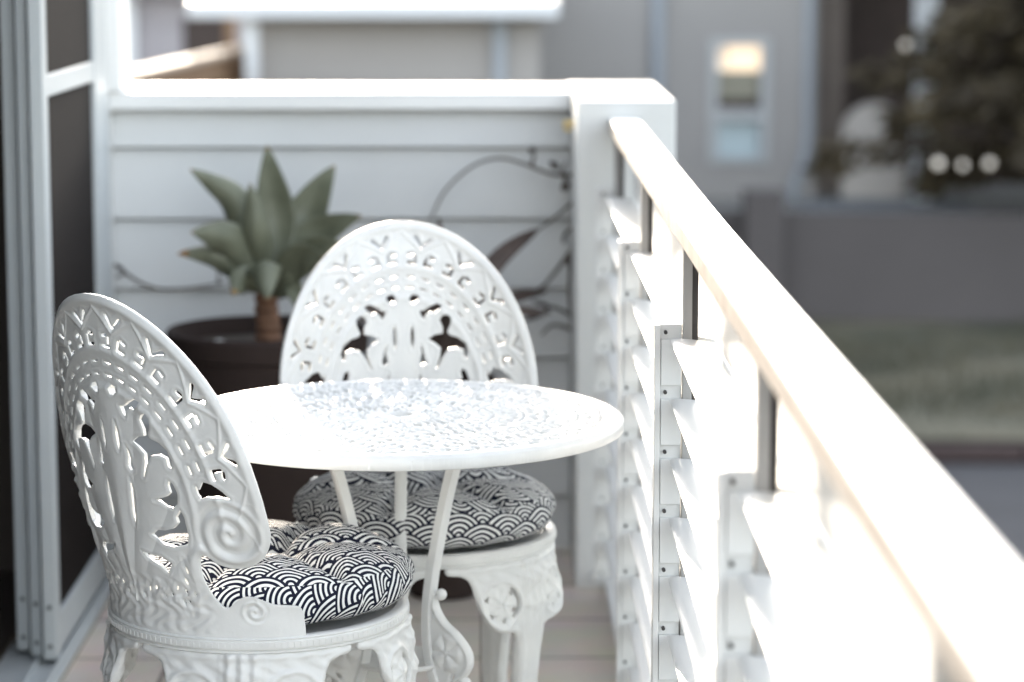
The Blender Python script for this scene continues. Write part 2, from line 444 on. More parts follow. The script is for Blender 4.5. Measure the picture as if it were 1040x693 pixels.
def panel(x0, x1, y0, y1, infill, mid, name):
    p = MB(); p.box(x0, x1, y0, y0 + .052, .03, 2.11); p.box(x0, x1, y1 - .13, y1, .03, 2.11)
    p.box(x0 + .002, x1 - .002, y0 + .052, y1 - .13, .032, .105); p.box(x0 + .002, x1 - .002, y0 + .052, y1 - .13, 2.03, 2.108)
    if mid: p.box(x0 + .002, x1 - .002, y0 + .052, y1 - .13, 1.078, 1.118)
    o = loc(p, dr).build(name, M['frame'], dr, bevel=.002)
    xm = (x0 + x1) / 2
    q = MB(); q.box(xm - .003, xm + .003, y0 + .05, y1 - .128, .10, 2.035)
    f = loc(q, dr).build('screen' if mid else 'glass', infill, o)
    for zz in (.055, .13):
        c = MB(); c.tube([(xm, y0 + .001, zz), (xm, y0 - .0015, zz)], .0045, 10); loc(c, dr).build('screw_hole', M['dark'], o)
    return o
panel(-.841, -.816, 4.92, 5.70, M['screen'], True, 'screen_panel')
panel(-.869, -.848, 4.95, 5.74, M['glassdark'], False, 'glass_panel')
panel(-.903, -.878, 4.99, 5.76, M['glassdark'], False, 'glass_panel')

# ------------------------------------------------------------------ louvred railing
rl = empty('louvre_railing', (.27, 3, 0), label='white aluminium balcony railing with horizontal louvre blades on the right', cat='railing')
YP = [5.505, 4.505, 3.50, 2.505, 1.49, .49, -.50]
mb = MB(); mb.box(.243, .303, -.60, 5.608, .9952, 1.0); mb.box(.2436, .3024, -.599, 5.607, .970, .9950, 1)
loc(mb, rl).build('top_rail', [M['alu'], M['weathered_shaded']], rl, bevel=.0015)
for ya, yb in zip(YP[:-1], YP[1:]):
    mb = MB(); mb.box(.2895, .2945, yb + .004, ya - .004, .845, .9695)
    loc(mb, rl).build('upper_panel', M['alu'], rl)
mb = MB(); mb.box(.252, .296, -.60, 5.608, .012, .045)
loc(mb, rl).build('bottom_rail', M['alu'], rl, bevel=.003)
PITCHZ = .0795; ZB = [.838 - PITCHZ * k for k in range(11)]
ZP = [z + .015 for z in ZB]
STZ = ZP[0] + .010
# blade profile: a shallow aerofoil, inner edge slightly higher
prof = []
for k in range(14):
    a = 2 * math.pi * k / 14
    c, s_ = math.cos(a), math.sin(a)
    prof.append((.037 * math.copysign(abs(c) ** .8, c), .0058 * math.copysign(abs(s_) ** .8, s_)))
tilt = R(-8)
prof = [(p[0] * math.cos(tilt) - p[1] * math.sin(tilt), p[0] * math.sin(tilt) + p[1] * math.cos(tilt)) for p in prof]
blade_me = {}
for a, b in zip(YP[:-1], YP[1:]):
    n_ = round(a - b, 3)
    for k, z in enumerate(ZB):
        mb = MB(); mb.prism([(.2685 + p[0], z + p[1]) for p in prof][::-1], 'y', b + .018, a - .018)
        loc(mb, rl).build('louvre_blade', M['alu'], rl, smooth=True, angle=50)
for y in YP:
    mb = MB(); mb.box(.2490, .2610, y - .010, y + .012, .045, .9695)
    loc(mb, rl).build('post', M['alugrey'], rl, bevel=.001)
    mb = MB(); mb.box(.2612, .2690, y - .006, y + .010, .045, .9695)
    loc(mb, rl).build('gasket', M['dark'], rl)
    mb = MB(); mb.box(.2120, .2195, y - .014, y + .012, .03, STZ); mb.box(.2196, .2480, y - .004, y + .010, .03, STZ)
    for za, zb in zip(ZP[:-1], ZP[1:]):
        mb.box(.2205, .2475, y - .010, y - .0041, zb + .009, za - .009)
    st = loc(mb, rl).build('stile', M['alu'], rl, bevel=.001)
    for z in ZP:
        c = MB(); c.tube([(.2265, y - .0035, z), (.2265, y - .011, z)], .0025, 10); loc(c, rl).build('pivot_pin', M['dark'], st)

# ------------------------------------------------------------------ the cast chair
def chair_back(parent):
    F = Field(-.246, .246, -.002, .462, .0015)
    A, Bv, VC = .224, .285, .170
    half = [(A * math.sin(R(t)), VC + Bv * math.cos(R(t))) for t in range(0, 96, 5)]
    low = spline([(.2232, .150), (.219, .134), (.207, .115), (.188, .103), (.166, .099), (.146, .104), (.131, .115), (.121, .112), (.118, .096), (.119, .078), (.126, .056), (.139, .041),
                  (.150, .047), (.163, .056), (.177, .057), (.190, .051), (.204, .045), (.222, .043), (.235, .040), (.238, .032), (.240, .016), (.241, -.001)], 4)
    half = half[1:] + [tuple(p) for p in low]
    poly = [(0, VC + Bv)] + half + [(-u, v) for u, v in half[::-1]]
    solid = sd_poly(F.U, F.V, poly)
    def pos(rho, ph):
        u = A * rho * math.sin(ph); v = VC + Bv * rho * math.cos(ph)
        g = (u / A ** 2, (v - VC) / Bv ** 2); return (u, v), math.atan2(g[0], g[1])
    # outer ring of V cuts, ring of hooked C cuts, two rows of dashes
    for sgn in (1, -1):
        for k in range(6):
            c, a = pos(.885, sgn * R(10 + 20 * k))
            F.cut(c, .02, lambda x, y: np.minimum(seg(x, y, (0, -.0065), (.0125, .0075), .0019 + .0014 * np.clip(y / .008, 0, 1)), seg(x, y, (0, -.0065), (-.0125, .0075), .0019 + .0014 * np.clip(y / .008, 0, 1))), a)
        for k in range(11):
            ph = R(5 + 10 * k)
            c, a = pos(.792, sgn * ph)
            def cc(x, y):
                q = np.minimum(seg(x, y, (-.0066, .0050), (-.0066, -.0076), .0021), seg(x, y, (-.0066, -.0076), (.0042, -.0076), .0023))
                return np.minimum(q, seg(x, y, (-.0020, .0076), (.0042, .0060), .0026))
            F.cut(c, .014, cc, a, mirror=(k % 2 == 0) == (sgn > 0))
            pass
        for rho, ph0 in ((.685, 5), (.625, 5)):
            for k in range(13):
                c, a = pos(rho, sgn * R(ph0 + 9.2 * k))
                F.cut(c, .01, lambda x, y: seg(x, y, (-.0052, 0), (.0052, 0), .0013), a)
        vol = (np.hypot(sgn * F.U - .170, F.V - .148) < .054) | ((sgn * F.U > .10) & (F.V < .12))
        F.hole = np.where(vol, 1.0, F.hole)
        # palmette cut-outs
        def P(L, g=1.20):
            cx = sum(q[0] for q in L) / len(L); cy = sum(q[1] for q in L) / len(L)
            F.poly([(sgn * (cx + (a_ - cx) * g), cy + (b_ - cy) * g) for a_, b_ in L])
        P([(.012, .330), (.017, .335), (.025, .333), (.026, .328), (.019, .323), (.014, .324)])
        P([(.030, .309), (.033, .301), (.037, .297), (.038, .303), (.045, .308), (.050, .306), (.058, .311), (.061, .316), (.054, .319), (.045, .315), (.036, .309)])
        P([(.062, .288), (.066, .294), (.073, .296), (.078, .291), (.077, .283), (.072, .272), (.075, .268), (.086, .265), (.097, .257), (.101, .246), (.098, .237), (.094, .238), (.093, .248), (.084, .251), (.073, .249),
           (.064, .236), (.058, .223), (.0565, .2235), (.062, .240), (.063, .250), (.055, .257), (.046, .262), (.055, .268), (.066, .270), (.066, .278)])
        P([(.0145, .284), (.017, .272), (.017, .258), (.0145, .249), (.0125, .258), (.0125, .272)])
        P([(.028, .252), (.031, .246), (.034, .233), (.036, .226), (.030, .224), (.027, .229), (.030, .240)])
        P([(.094, .212), (.099, .209), (.103, .197), (.101, .186), (.094, .181), (.086, .182), (.077, .187), (.070, .187), (.078, .190), (.087, .193), (.094, .198), (.092, .206)])
        P([(.103, .172), (.107, .164), (.108, .143), (.105, .132), (.088, .128), (.072, .130), (.058, .139), (.066, .145), (.079, .146), (.089, .149), (.097, .156), (.096, .163)])
        P([(.034, .110), (.040, .103), (.058, .096), (.066, .088), (.074, .100), (.062, .107), (.048, .107)])
        P([(.026, .205), (.029, .185), (.027, .165), (.0235, .150), (.0225, .166), (.024, .187)])
        P([(.142, .206), (.148, .216), (.160, .214), (.170, .206), (.177, .198), (.164, .200), (.150, .199), (.142, .196)])
        for q in range(8):
            F.cut((sgn * (.018 + .012 * q), .048 + .014 * ((q * 7) % 3) / 2 + .004 * (q % 2)), .006, lambda x, y: ell(x, y, .0016, .0036), sgn * .35 * ((q % 3) - 1))
        for q in range(4):
            F.cut((sgn * (.084 + .005 * q), .045 + .016 * q), .008, lambda x, y: ell(x, y, .0015, .0055), sgn * -.25)
    d = np.minimum(-solid, F.hole)
    U, V = np.abs(F.U), F.V
    rho = np.hypot(F.U / A, (F.V - VC) / Bv)
    h = .0028 * (.72 + .28 * np.clip(d / .0016, 0, 1) ** .6)
    h += .0006 * np.exp(-((F.hole - .0044) / .0016) ** 2)                       # raised lip round every cut
    phi = np.degrees(np.abs(np.arctan2(F.U / A, (F.V - VC) / Bv)))
    zz = .835 + .0105 * np.abs((phi % 20) - 10)                                 # raised zigzag ribbon under the V cuts
    h += .0017 * np.exp(-((rho - zz) / .011) ** 2) * sstep(122, 116, phi)
    zc = .735 + .0 * phi
    h += .0034 * np.exp(-((-solid - .0085) / .0065) ** 2) * sstep(.05, .12, V)  # outer bead
    up = sstep(.10, .17, V)
    for rc in (.735, .565): h += .0022 * np.exp(-((rho - rc) / .022) ** 2) * up
    # palmette ribs fanning from the base
    ang = np.arctan2(F.U, F.V - .035); inn = sstep(.60, .52, rho)
    h += .0024 * inn * ((np.abs(np.cos(ang * 8.5)) ** .7 - .55) * sstep(.03, .10, np.hypot(F.U, F.V - .035)))
    h += .0020 * inn * np.exp(-(np.abs(ang) / .09) ** 2)
    # volutes
    for sgn in (1, -1):
        x = sgn * F.U - .170; y = F.V - .148; r = np.hypot(x, y); th = np.arctan2(y, x)
        h += .0024 * np.cos(2 * np.pi * (r / .021) - th) * sstep(.052, .040, r)
        x = sgn * F.U - .176; y = F.V - .036; r = np.hypot(x, y); th = np.arctan2(y, x)
        h += .0016 * np.cos(2 * np.pi * (r / .011) - th) * sstep(.020, .014, r)
    # crust of small leaves low down
    low_ = sstep(.10, .05, V) * sstep(.0, .012, V) * sstep(.13, .11, U)
    h += .0014 * low_ * (np.sin(F.U * 210 + 2 * np.sin(F.V * 160)) * np.cos(F.V * 190 + 1.5 * np.sin(F.U * 90)))
    h = np.maximum(h, .0011)
    def mapf(u, v, wv):
        k = sstep(.02, .26, v)
        Rr = .200 + .165 * k; yr = .200 + .145 * v * sstep(.0, .1, v) - .0 * v
        th = u / Rr; q = Rr + wv
        return q * np.sin(th), -yr + Rr - q * np.cos(th), SEAT_Z + v * .992
    return plate('backrest', F, solid, h, h, mapf, M['cast'], parent)

def leg_mesh(name, parent, az):
    F = Field(-.158, .158, -.4395, .001, .0020)
    half = [tuple(p) for p in spline([(.151, .000), (.149, -.011), (.128, -.014), (.114, -.024), (.107, -.046), (.101, -.070), (.088, -.094), (.066, -.106), (.044, -.108), (.032, -.118), (.027, -.145),
                   (.024, -.20), (.020, -.28), (.017, -.35), (.018, -.395), (.026, -.415), (.030, -.430), (.028, -.4385)], 4)]
    poly = half + [(-u, v) for u, v in half[::-1]]
    solid = sd_poly(F.U, F.V, poly)
    for sgn in (1, -1):
        c = (sgn * .066, -.062)
        for k in range(5):
            a = k * 2 * math.pi / 6 + .6
            F.cut((c[0] + sgn * .025 * math.cos(a + 1.9), c[1] + .025 * math.sin(a + 1.9)), .008, lambda x, y: np.maximum(np.abs(x) * .8 + y * .5 - .0030, -y - .0030), -(a * sgn))
        F.cut((c[0] - sgn * .010, c[1]), .05, lambda x, y: np.maximum(np.maximum(np.hypot(x, y) - .026, .026 - np.hypot(x - sgn * .007, y)), -(-sgn * x - .010)), 0)
        F.cut((c[0], c[1]), .003, lambda x, y: np.hypot(x, y) - .0018, 0)
    d = np.minimum(-solid, F.hole)
    h = rounded(d, .004, .0040)
    h += .0018 * np.exp(-((-solid - .006) / .004) ** 2)
    for sgn in (1, -1):
        x = sgn * F.U - .066; y = F.V + .062; r = np.hypot(x, y); th = np.arctan2(y, x)
        h += .0035 * np.exp(-((r - .036) / .004) ** 2)
        h += .0030 * np.exp(-(r / .010) ** 2) + .0016 * sstep(.026, .02, r) * np.cos(6 * th)
    stem = sstep(-.06, -.13, F.V); wl = np.interp(F.V, [-.44, -.35, -.2, -.12], [.028, .017, .024, .030])
    h += stem * .009 * np.sqrt(np.clip(1 - (F.U / wl) ** 2, 0, 1))
    mid = sstep(.034, .018, np.abs(F.U)) * (1 - stem)
    h += mid * (.005 + .002 * np.cos(F.U * 380) + .0015 * np.sin(F.V * 160))
    h += .0012 * (1 - stem) * np.sin(F.U * 190 + 2 * np.sin(F.V * 130)) * np.cos(F.V * 170)
    h = np.maximum(h, .0013)
    def mapf(u, v, wv):
        rr = np.interp(v, [-.44, -.36, -.25, -.15, -.07, 0], [.214, .196, .188, .196, .207, .198])
        flat = sstep(-.04, -.14, v)
        th = u / .2; q = rr + wv
        xa, ya = q * np.sin(th), q * np.cos(th)
        xb, yb = u, q
        return xa * (1 - flat) + xb * flat, ya * (1 - flat) + yb * flat, .4385 + v
    o = plate(name, F, solid, h, h, mapf, M['cast'], parent)
    o.rotation_euler = (0, 0, az)
    return o

def make_chair(name):
    c = empty(name)
    chair_back(c)
    mb = MB()
    mb.lathe([(.165, .440), (.196, .4375), (.2015, .4375), (.2045, .4395), (.2045, .4415), (.2020, .4428), (.2020, .4440), (.2060, .4452), (.2062, .4540), (.2045, .4552), (.2045, .4563), (.2058, .4575),
              (.2040, .4592), (.198, .4598), (.190, .459), (.186, .452), (.165, .450)], 128, closed=True)
    for k in range(150):                               # beaded edge
        a = 2 * math.pi * k / 150
        mb.box(-.0021, .0021, .2055, .2070, .4465, .4528, M=Matrix.Rotation(a, 4, 'Z'))
    mb.build('seat_ring', M['cast'], c, smooth=True, angle=50)
    mb = MB(); mb.lathe([(.001, .447), (.060, .446), (.120, .447), (.166, .449), (.166, .443), (.120, .441), (.06, .440), (.001, .441)], 64)
    mb.build('seat', M['cast'], c, smooth=True)
    lg = leg_mesh('leg', c, R(45))
    for a in (135, 225, 315):
        o = lg.copy(); COL.objects.link(o); o.parent = c; o.rotation_euler = (0, 0, R(a))
    return c

def copy_thing(o, parent=None):
    c = o.copy(); COL.objects.link(c); c.parent = parent
    for ch in list(o.children): copy_thing(ch, c)
    return c

chair1 = make_chair('garden_chair')
chair2 = copy_thing(chair1)
P1 = (-.322, 3.63); P2 = (-.108, 4.11)
chair1.location = (*P1, 0); chair1.rotation_euler.z = R(-46.5)
chair2.location = (*P2, 0); chair2.rotation_euler.z = R(189)
G = 'white cast metal garden chairs'
tag(chair1, 'nearer white lacy cast metal chair seen from behind at the left of the table', 'chair', G)
tag(chair2, 'farther white lacy cast metal chair facing the viewer behind the table', 'chair', G)

# ------------------------------------------------------------------ cushions
def cushion(name, c, rot, uvrot, seed, label):
    rg = random.Random(seed); Rc, n = .2015, 180
    rs = [math.sin(math.pi / 2 * k / 46) for k in range(47)]
    rings = []                                         # (r, z, arc, side?)
    def top(r): return .036 + .052 * max(0, 1 - r ** 4.2) ** .46
    def bot(r): return .036 - .0355 * max(0, 1 - r ** 9) ** .5
    prof = [(r, top(r)) for r in rs] + [(r, bot(r)) for r in rs[::-1][1:]]
    arc = 0; vs = []; arcs = []
    sp = [2 * math.pi * k / 6 + rg.uniform(-.12, .12) for k in range(6)]
    ph = [rg.uniform(0, 6.3) for _ in range(8)]
    N_top = 47
    for i, (r, z) in enumerate(prof):
        if i: arc += math.hypot((r - prof[i - 1][0]) * Rc, z - prof[i - 1][1])
        arcs.append(arc)
        for k in range(n):
            a = 2 * math.pi * k / n
            rad = Rc * r * (1 + .008 * math.sin(3 * a + ph[0]) + .006 * math.sin(7 * a + ph[1]))
            zz = z
            if i < N_top:
                rr = rad
                dip = .030 * math.exp(-(rr / .030) ** 2) + .010 * math.exp(-(rr / .08) ** 2)
                cr = 0
                for s0 in sp:
                    dl = math.atan2(math.sin(a - s0), math.cos(a - s0))
                    if abs(dl) < 1.2:
                        dp = rr * math.sin(dl)
                        cr += (.023 * math.exp(-(dp / .011) ** 2) + .009 * math.exp(-(dp / .03) ** 2)) * min(1, rr / .04) * max(0, 1 - max(0, (r - .72) / .27)) ** 1.0
                wr = .0016 * math.sin(22 * a + ph[2] + 30 * r) * math.sin(9 * r + ph[3]) * min(1, r * 2) + .003 * math.sin(5 * a + ph[4]) * math.sin(7 * r + ph[5])
                zz = max(z - dip - cr + wr * (1 - r ** 6), .012)
            else:
                zz += .0015 * math.sin(17 * a + ph[6]) * (1 - r ** 8)
            # pull at the side seam
            e = math.exp(-((z - .034) / .02) ** 2) * (r > .9)
            rad += e * (.0022 * math.sin(31 * a + ph[7]) + .002 * math.sin(13 * a + ph[2]))
            vs.append((rad * math.cos(a), rad * math.sin(a), zz))
    m = len(prof); fs = []; uv = []
    S0 = next(i for i in range(N_top) if prof[i][0] > .935)
    for i in range(m - 1):
        side = S0 <= i < m - 16
        for k in range(n):
            k2 = (k + 1) % n
            q = (i * n + k, (i + 1) * n + k, (i + 1) * n + k2, i * n + k2); fs.append(q)
            for (ii, kk, kf) in ((i, k, k), (i + 1, k, k), (i + 1, k2, k + 1), (i, k2, k + 1)):
                if side: uv.append((Rc * 2 * math.pi * kf / n, -arcs[ii]))
                else: uv.append(vs[ii * n + kk][:2])
    o = link_mesh(name, vs, fs, seigaiha('wave_print_' + str(seed), uvrot), None, True, uv=uv)
    o.location = (c[0], c[1], SEAT_Z + .001); o.rotation_euler = (0, 0, rot)
    tag(o, label, 'cushion', 'wave print seat cushions')
    b = MB(); b.ball((0, 0, .042), .011, sc=(1, 1, .5)); b.build('button', M['dryleaf'], o, smooth=True)
    p = MB(); ring = [(Rc * 1.004 * math.cos(a), Rc * 1.004 * math.sin(a), .022 + .001 * math.sin(9 * a)) for a in [2 * math.pi * k / 120 for k in range(121)]]
    return o
ux, uy = math.sin(R(48)), math.cos(R(48))
cushion('seat_cushion', (P1[0] + .0104, P1[1] + .0094), R(-46.5), R(-62), 3, 'sunlit round tufted wave print cushion on the nearer chair')
cushion('seat_cushion', (P2[0] + .002, P2[1] - .0138), R(189), R(4), 5, 'shaded round tufted wave print cushion on the farther chair')

# ------------------------------------------------------------------ the table
TC = (-.136, 3.84); TZ = .685; TR = .325
tb = empty('bistro_table', (*TC, 0), R(0), 'round white cast metal table with pierced lace top and three curved legs', 'table')
F = Field(-.327, .327, -.327, .327, .0017)
rr = np.hypot(F.U, F.V); solid = rr - TR
F.cut((0, 0), .022, lambda x, y: np.hypot(x, y) - .0185, 0)
def ringholes(r0, cnt, fn, rad, off=0, spin=0, flip=False):
    for k in range(cnt):
        a = 2 * math.pi * (k + off) / cnt
        F.cut((r0 * math.sin(a), r0 * math.cos(a)), rad, fn, a + spin, mirror=flip and k % 2 == 1)
vee = lambda s_: (lambda x, y: np.minimum(seg(x, y, (0, -s_ * .5), (s_, s_ * .5), .0022), seg(x, y, (0, -s_ * .5), (-s_, s_ * .5), .0022)))
def ccut(r_, t_):
    def f(x, y):
        r = np.hypot(x, y); th = np.arctan2(y, x)
        return np.maximum(np.abs(r - r_) - t_, .003 - np.abs(np.arctan2(np.sin(th - .3), np.cos(th - .3))) * r_)
    return f
leaf = lambda a_, b_: (lambda x, y: np.maximum(np.hypot(x - b_, y) , np.hypot(x + b_, y)) - a_)
rgl = random.Random(4)
for q in range(16):
    r0 = .291 - .0158 * q
    if r0 < .034: break
    cnt = max(8, int(2 * math.pi * r0 / .0205))
    cnt -= cnt % 2
    kind = q % 5
    if kind == 0: ringholes(r0, cnt, vee(.0058), .012)
    elif kind == 1: ringholes(r0, cnt, ccut(.0050, .0018), .012, .5, .6, True)
    elif kind == 2: ringholes(r0, cnt, lambda x, y: seg(x, y, (-.0058, 0), (.0058, 0), .0017), .012)
    elif kind == 3: ringholes(r0, cnt, leaf(.0135, .0095), .014, .5)
    else:
        ringholes(r0, cnt, lambda x, y: ell(x, y, .0032, .0046), .01, 0)
d = np.minimum(-solid, F.hole)
th = np.arctan2(F.U, F.V)
lace = sstep(.306, .299, rr)
h = rounded(d, .003, .0035)
h += lace * (.0028 * np.exp(-((F.hole - .0034) / .0020) ** 2) + .0012 * np.cos(36 * th) * np.cos(rr * 2 * np.pi / .0316))
h += .0042 * sstep(.298, .309, rr) * sstep(0, .010, -solid)
h += .003 * np.exp(-((rr - .026) / .006) ** 2)
hb = rounded(d, .004, .0035) + .010 * sstep(.295, .303, rr)
top = plate('table_top', F, solid, np.maximum(h, .0012), np.maximum(hb, .0012), lambda u, v, wv: (u, v, TZ - .0085 + wv), M['cast'], tb)
top.rotation_euler.z = 0
def table_leg(az):
    mb = MB()
    rz = spline([(.128, .668), (.108, .640), (.090, .585), (.074, .520), (.060, .455), (.053, .400), (.054, .350), (.066, .300), (.098, .235), (.150, .150), (.205, .075), (.240, .030), (.262, .012)], 6)
    pts = [np.array(p) for p in rz]
    ca, sa = math.cos(az), math.sin(az)
    n = len(pts); vs = []
    sec = [(.0085, .006), (.0085, -.006), (.006, -.0090), (-.006, -.0090), (-.0085, -.006), (-.0085, .006), (-.006, .0090), (.006, .0090)]
    for i, p in enumerate(pts):
        t = pts[min(i + 1, n - 1)] - pts[max(i - 1, 0)]; t = t / np.linalg.norm(t); nn = np.array([-t[1], t[0]])
        k = 1.0 + (.25 if p[1] < .03 else 0)
        for a_, b_ in sec:
            q = p + nn * a_ * k
            vs.append((q[0] * ca - b_ * k * sa, q[0] * sa + b_ * k * ca, q[1]))
    m = len(sec)
    fs = [(i * m + k, i * m + (k + 1) % m, (i + 1) * m + (k + 1) % m, (i + 1) * m + k) for i in range(n - 1) for k in range(m)]
    fs += [tuple(range(m))[::-1], tuple(range((n - 1) * m, n * m))]
    mb.add(vs, fs)
    for p in ((.076, .428, .0085), (.118, .303, .0095)):
        mb.ball((p[0] * ca, p[0] * sa, p[1]), p[2], n=14)
    lo = mb.build('leg', M['cast'], tb, smooth=True, angle=50)
    G_ = Field(.046, .160, .26, .445, .0017)
    out_ = [tuple(p) for p in spline([(.054, .434), (.066, .430), (.070, .410), (.084, .390), (.108, .374), (.128, .352), (.131, .330), (.120, .312), (.106, .302), (.098, .290), (.090, .278)], 5)] + [(.062, .300), (.053, .340), (.053, .400)]
    so = sd_poly(G_.U, G_.V, out_)
    G_.cut((.061, .398), .006, lambda x, y: ell(x, y, .0022, .005), 0)
    G_.cut((.098, .308), .01, lambda x, y: ell(x, y, .0025, .006), .6)
    dd = np.minimum(-so, G_.hole); hh = rounded(dd, .004, .0052)
    fx, fy = G_.U - .090, G_.V - .345; r_ = np.hypot(fx, fy); t_ = np.arctan2(fy, fx)
    hh += .0055 * np.exp(-(r_ / .0055) ** 2) + .0050 * sstep(.030, .022, r_) * np.abs(np.cos(2.5 * t_)) ** .8 * sstep(.004, .008, r_)
    hh += .003 * np.exp(-((-so - .004) / .004) ** 2) * (G_.U > .066)
    plate('scroll', G_, so, np.maximum(hh, .0015), np.maximum(hh, .0015), lambda u, v, wv: (u * ca - wv * sa, u * sa + wv * ca, v), M['cast'], lo)
    return lo
for a in (-36, 206, 90): table_leg(R(a))
mb = MB()
mb.lathe([(.001, .315), (.060, .315), (.067, .317), (.069, .320), (.067, .324), (.060, .323), (.001, .323)], 48)
mb.build('lower_shelf', M['cast'], tb, smooth=True)
mb = MB()
for a in (-36, 206, 90):
    mb.box(0, .130, -.010, .010, .6625, .6695, M=Matrix.Rotation(R(a), 4, 'Z'))
mb.build('leg_bracket', M['cast'], tb, bevel=.002)

# ------------------------------------------------------------------ agave in its pot
PY = 5.50
pc = at(272, 338, PY)
pt = empty('plant_pot', (pc.x, PY, 0), label='tall dark brown round planter in the corner behind the chairs', cat='pot')
RZ = .575
mb = MB(); mb.lathe([(.001, .004), (.140, .004), (.146, .012), (.196, RZ - .05), (.206, RZ - .045), (.209, RZ - .006), (.205, RZ), (.196, RZ), (.190, RZ - .01), (.184, RZ - .05), (.001, RZ - .05)], 72)
mb.build('pot_body', M['pot'], pt, smooth=True, angle=35)
mb = MB(); vs = []
mb.lathe([(.001, RZ - .030), (.06, RZ - .028), (.12, RZ - .034), (.183, RZ - .036)], 48)
mb.build('soil', M['soil'], pt, smooth=True)
for k, (px, yy) in enumerate(((222, 5.42), (240, 5.40))):
    p = at(px, 344, yy); b = MB(); b.ball((0, 0, 0), .016 - .004 * k, sc=(1.2, 1, .8)); o = b.build('pebble', M['pebble'], smooth=True)
    o.location = (p.x, yy, RZ - .024); tag(o, ('larger pale pebble on the soil beside the agave stem', 'smaller pale pebble on the soil beside the agave stem')[k], 'pebble', 'pebbles in the planter')
ag = empty('agave', (pc.x, PY, RZ - .03), label='grey green agave with broad pointed leaves on a short brown stem', cat='plant')
mb = MB()
pts = [(0, 0, -.01), (.002, 0, .03), (-.002, .002, .07), (.0, 0, .115)]
mb.tube(spline(pts, 5), [.027 - .004 * (i / 15) + .003 * math.sin(i * 2.7) for i in range(16)], 16)
mb.build('stem', M['stem'], ag, smooth=True)
base = Vector((0, 0, .105))
def leaf_mesh(tip, mid, width, dry=False, curl=.45, roll=.85):
    tip = Vector(tip); mid = Vector(mid); n = 18; m = 8; vs = []; fs = []; mi = []
    ax = [Vector(p) for p in spline([base, base.lerp(mid, .5), mid, mid.lerp(tip, .55) + Vector((0, 0, .004)), tip], 5)]
    L = len(ax)
    outward = Vector((tip.x - base.x, tip.y - base.y, 0))
    if outward.length < .02: outward = Vector((0, -1, 0))
    prevs = None
    for side in (0, 1):
        prevs = None
        for i, p in enumerate(ax):
            t = i / (L - 1)
            tg = (ax[min(i + 1, L - 1)] - ax[max(i - 1, 0)]).normalized()
            s_ = tg.cross(Vector((0, 0, 1)))
            if s_.length < .25: s_ = outward.cross(Vector((0, 0, 1)))
            s_.normalize()
            s2 = tg.cross(Vector((0, -1, 0)))
            if s2.length > .3:
                s2.normalize()
                if s2.z > 0 or (abs(s2.z) < .05 and s2.x < 0): s2 = -s2          # lower edge of the blade
                if s_.y < 0: s_ = -s_
                if tg.x > 0: pass
                s_ = (s2 * roll - s_ * (1 - roll) * (1 if tip.y > -.12 else .2)); s_ = (s_ - tg * s_.dot(tg)).normalized()
            nn = s_.cross(tg).normalized()
            if prevs is not None and s_.dot(prevs) < 0: s_ = -s_; nn = -nn
            prevs = s_
            wd = width * ((.28 + .72 * math.sin(t / .45 * math.pi / 2) ** 1.3) if t < .45 else (1 - ((t - .45) / .55) ** 1.45) * (1 - .22 * (t - .45)))
            wd = max(wd, .0008)
            for k in range(m + 1):
                x = 2 * k / m - 1
                thick = .007 * (1 - x * x) * (1 - t) ** .6 + .0008
                o = nn * (curl * wd * x * x) + nn * (thick * (1 if side == 0 else -1)) + nn * .0015 * math.sin(9 * t + 3 * x)
                vs.append(p + s_ * (wd * x) + o)
    q = L * (m + 1)
    for i in range(L - 1):
        for k in range(m):
            a = i * (m + 1) + k
            fs.append((a, a + 1, a + m + 2, a + m + 1)); fs.append((q + a, q + a + m + 1, q + a + m + 2, q + a + 1))
            d_ = 1 if (dry and i > L * .80) or i > L - 3 else 0
            mi += [d_, d_]
    for i in range(L - 1):
        for k in (0, m):
            a = i * (m + 1) + k; b = a + m + 1
            fs.append((a, b, q + b, q + a) if k == 0 else (a, q + a, q + b, b)); mi.append(0)
    link_mesh('leaf', vs, fs, [M['agave'], M['agavedry']], ag, True, mi=mi)
def lp(px, py, dy): p = at(px, py, PY + dy); return Vector((p.x - pc.x, dy, p.z - (RZ - .03)))
for tp, dyt, md, dym, wd, dry in (
    ((271, 148), .02, (280, 218), .03, .046, 0), ((193, 172), -.02, (240, 205), .0, .033, 0), ((340, 168), .05, (312, 220), .05, .046, 0),
    ((367, 219), -.02, (322, 240), .02, .040, 0), ((180, 258), -.05, (225, 262), -.05, .028, 1), ((194, 236), -.10, (232, 244), -.07, .038, 0),
    ((254, 186), -.06, (260, 235), -.06, .030, 0), ((330, 262), -.15, (305, 262), -.09, .034, 0), ((272, 305), -.22, (268, 268), -.12, .036, 0),
    ((352, 250), -.10, (318, 256), -.05, .034, 0), ((236, 300), -.16, (248, 285), -.10, .028, 1), ((305, 318), -.10, (296, 290), -.06, .024, 0), ((245, 205), .12, (258, 240), .08, .026, 0)):
    leaf_mesh(lp(*tp, dyt), lp(*md, dym), wd, dry)

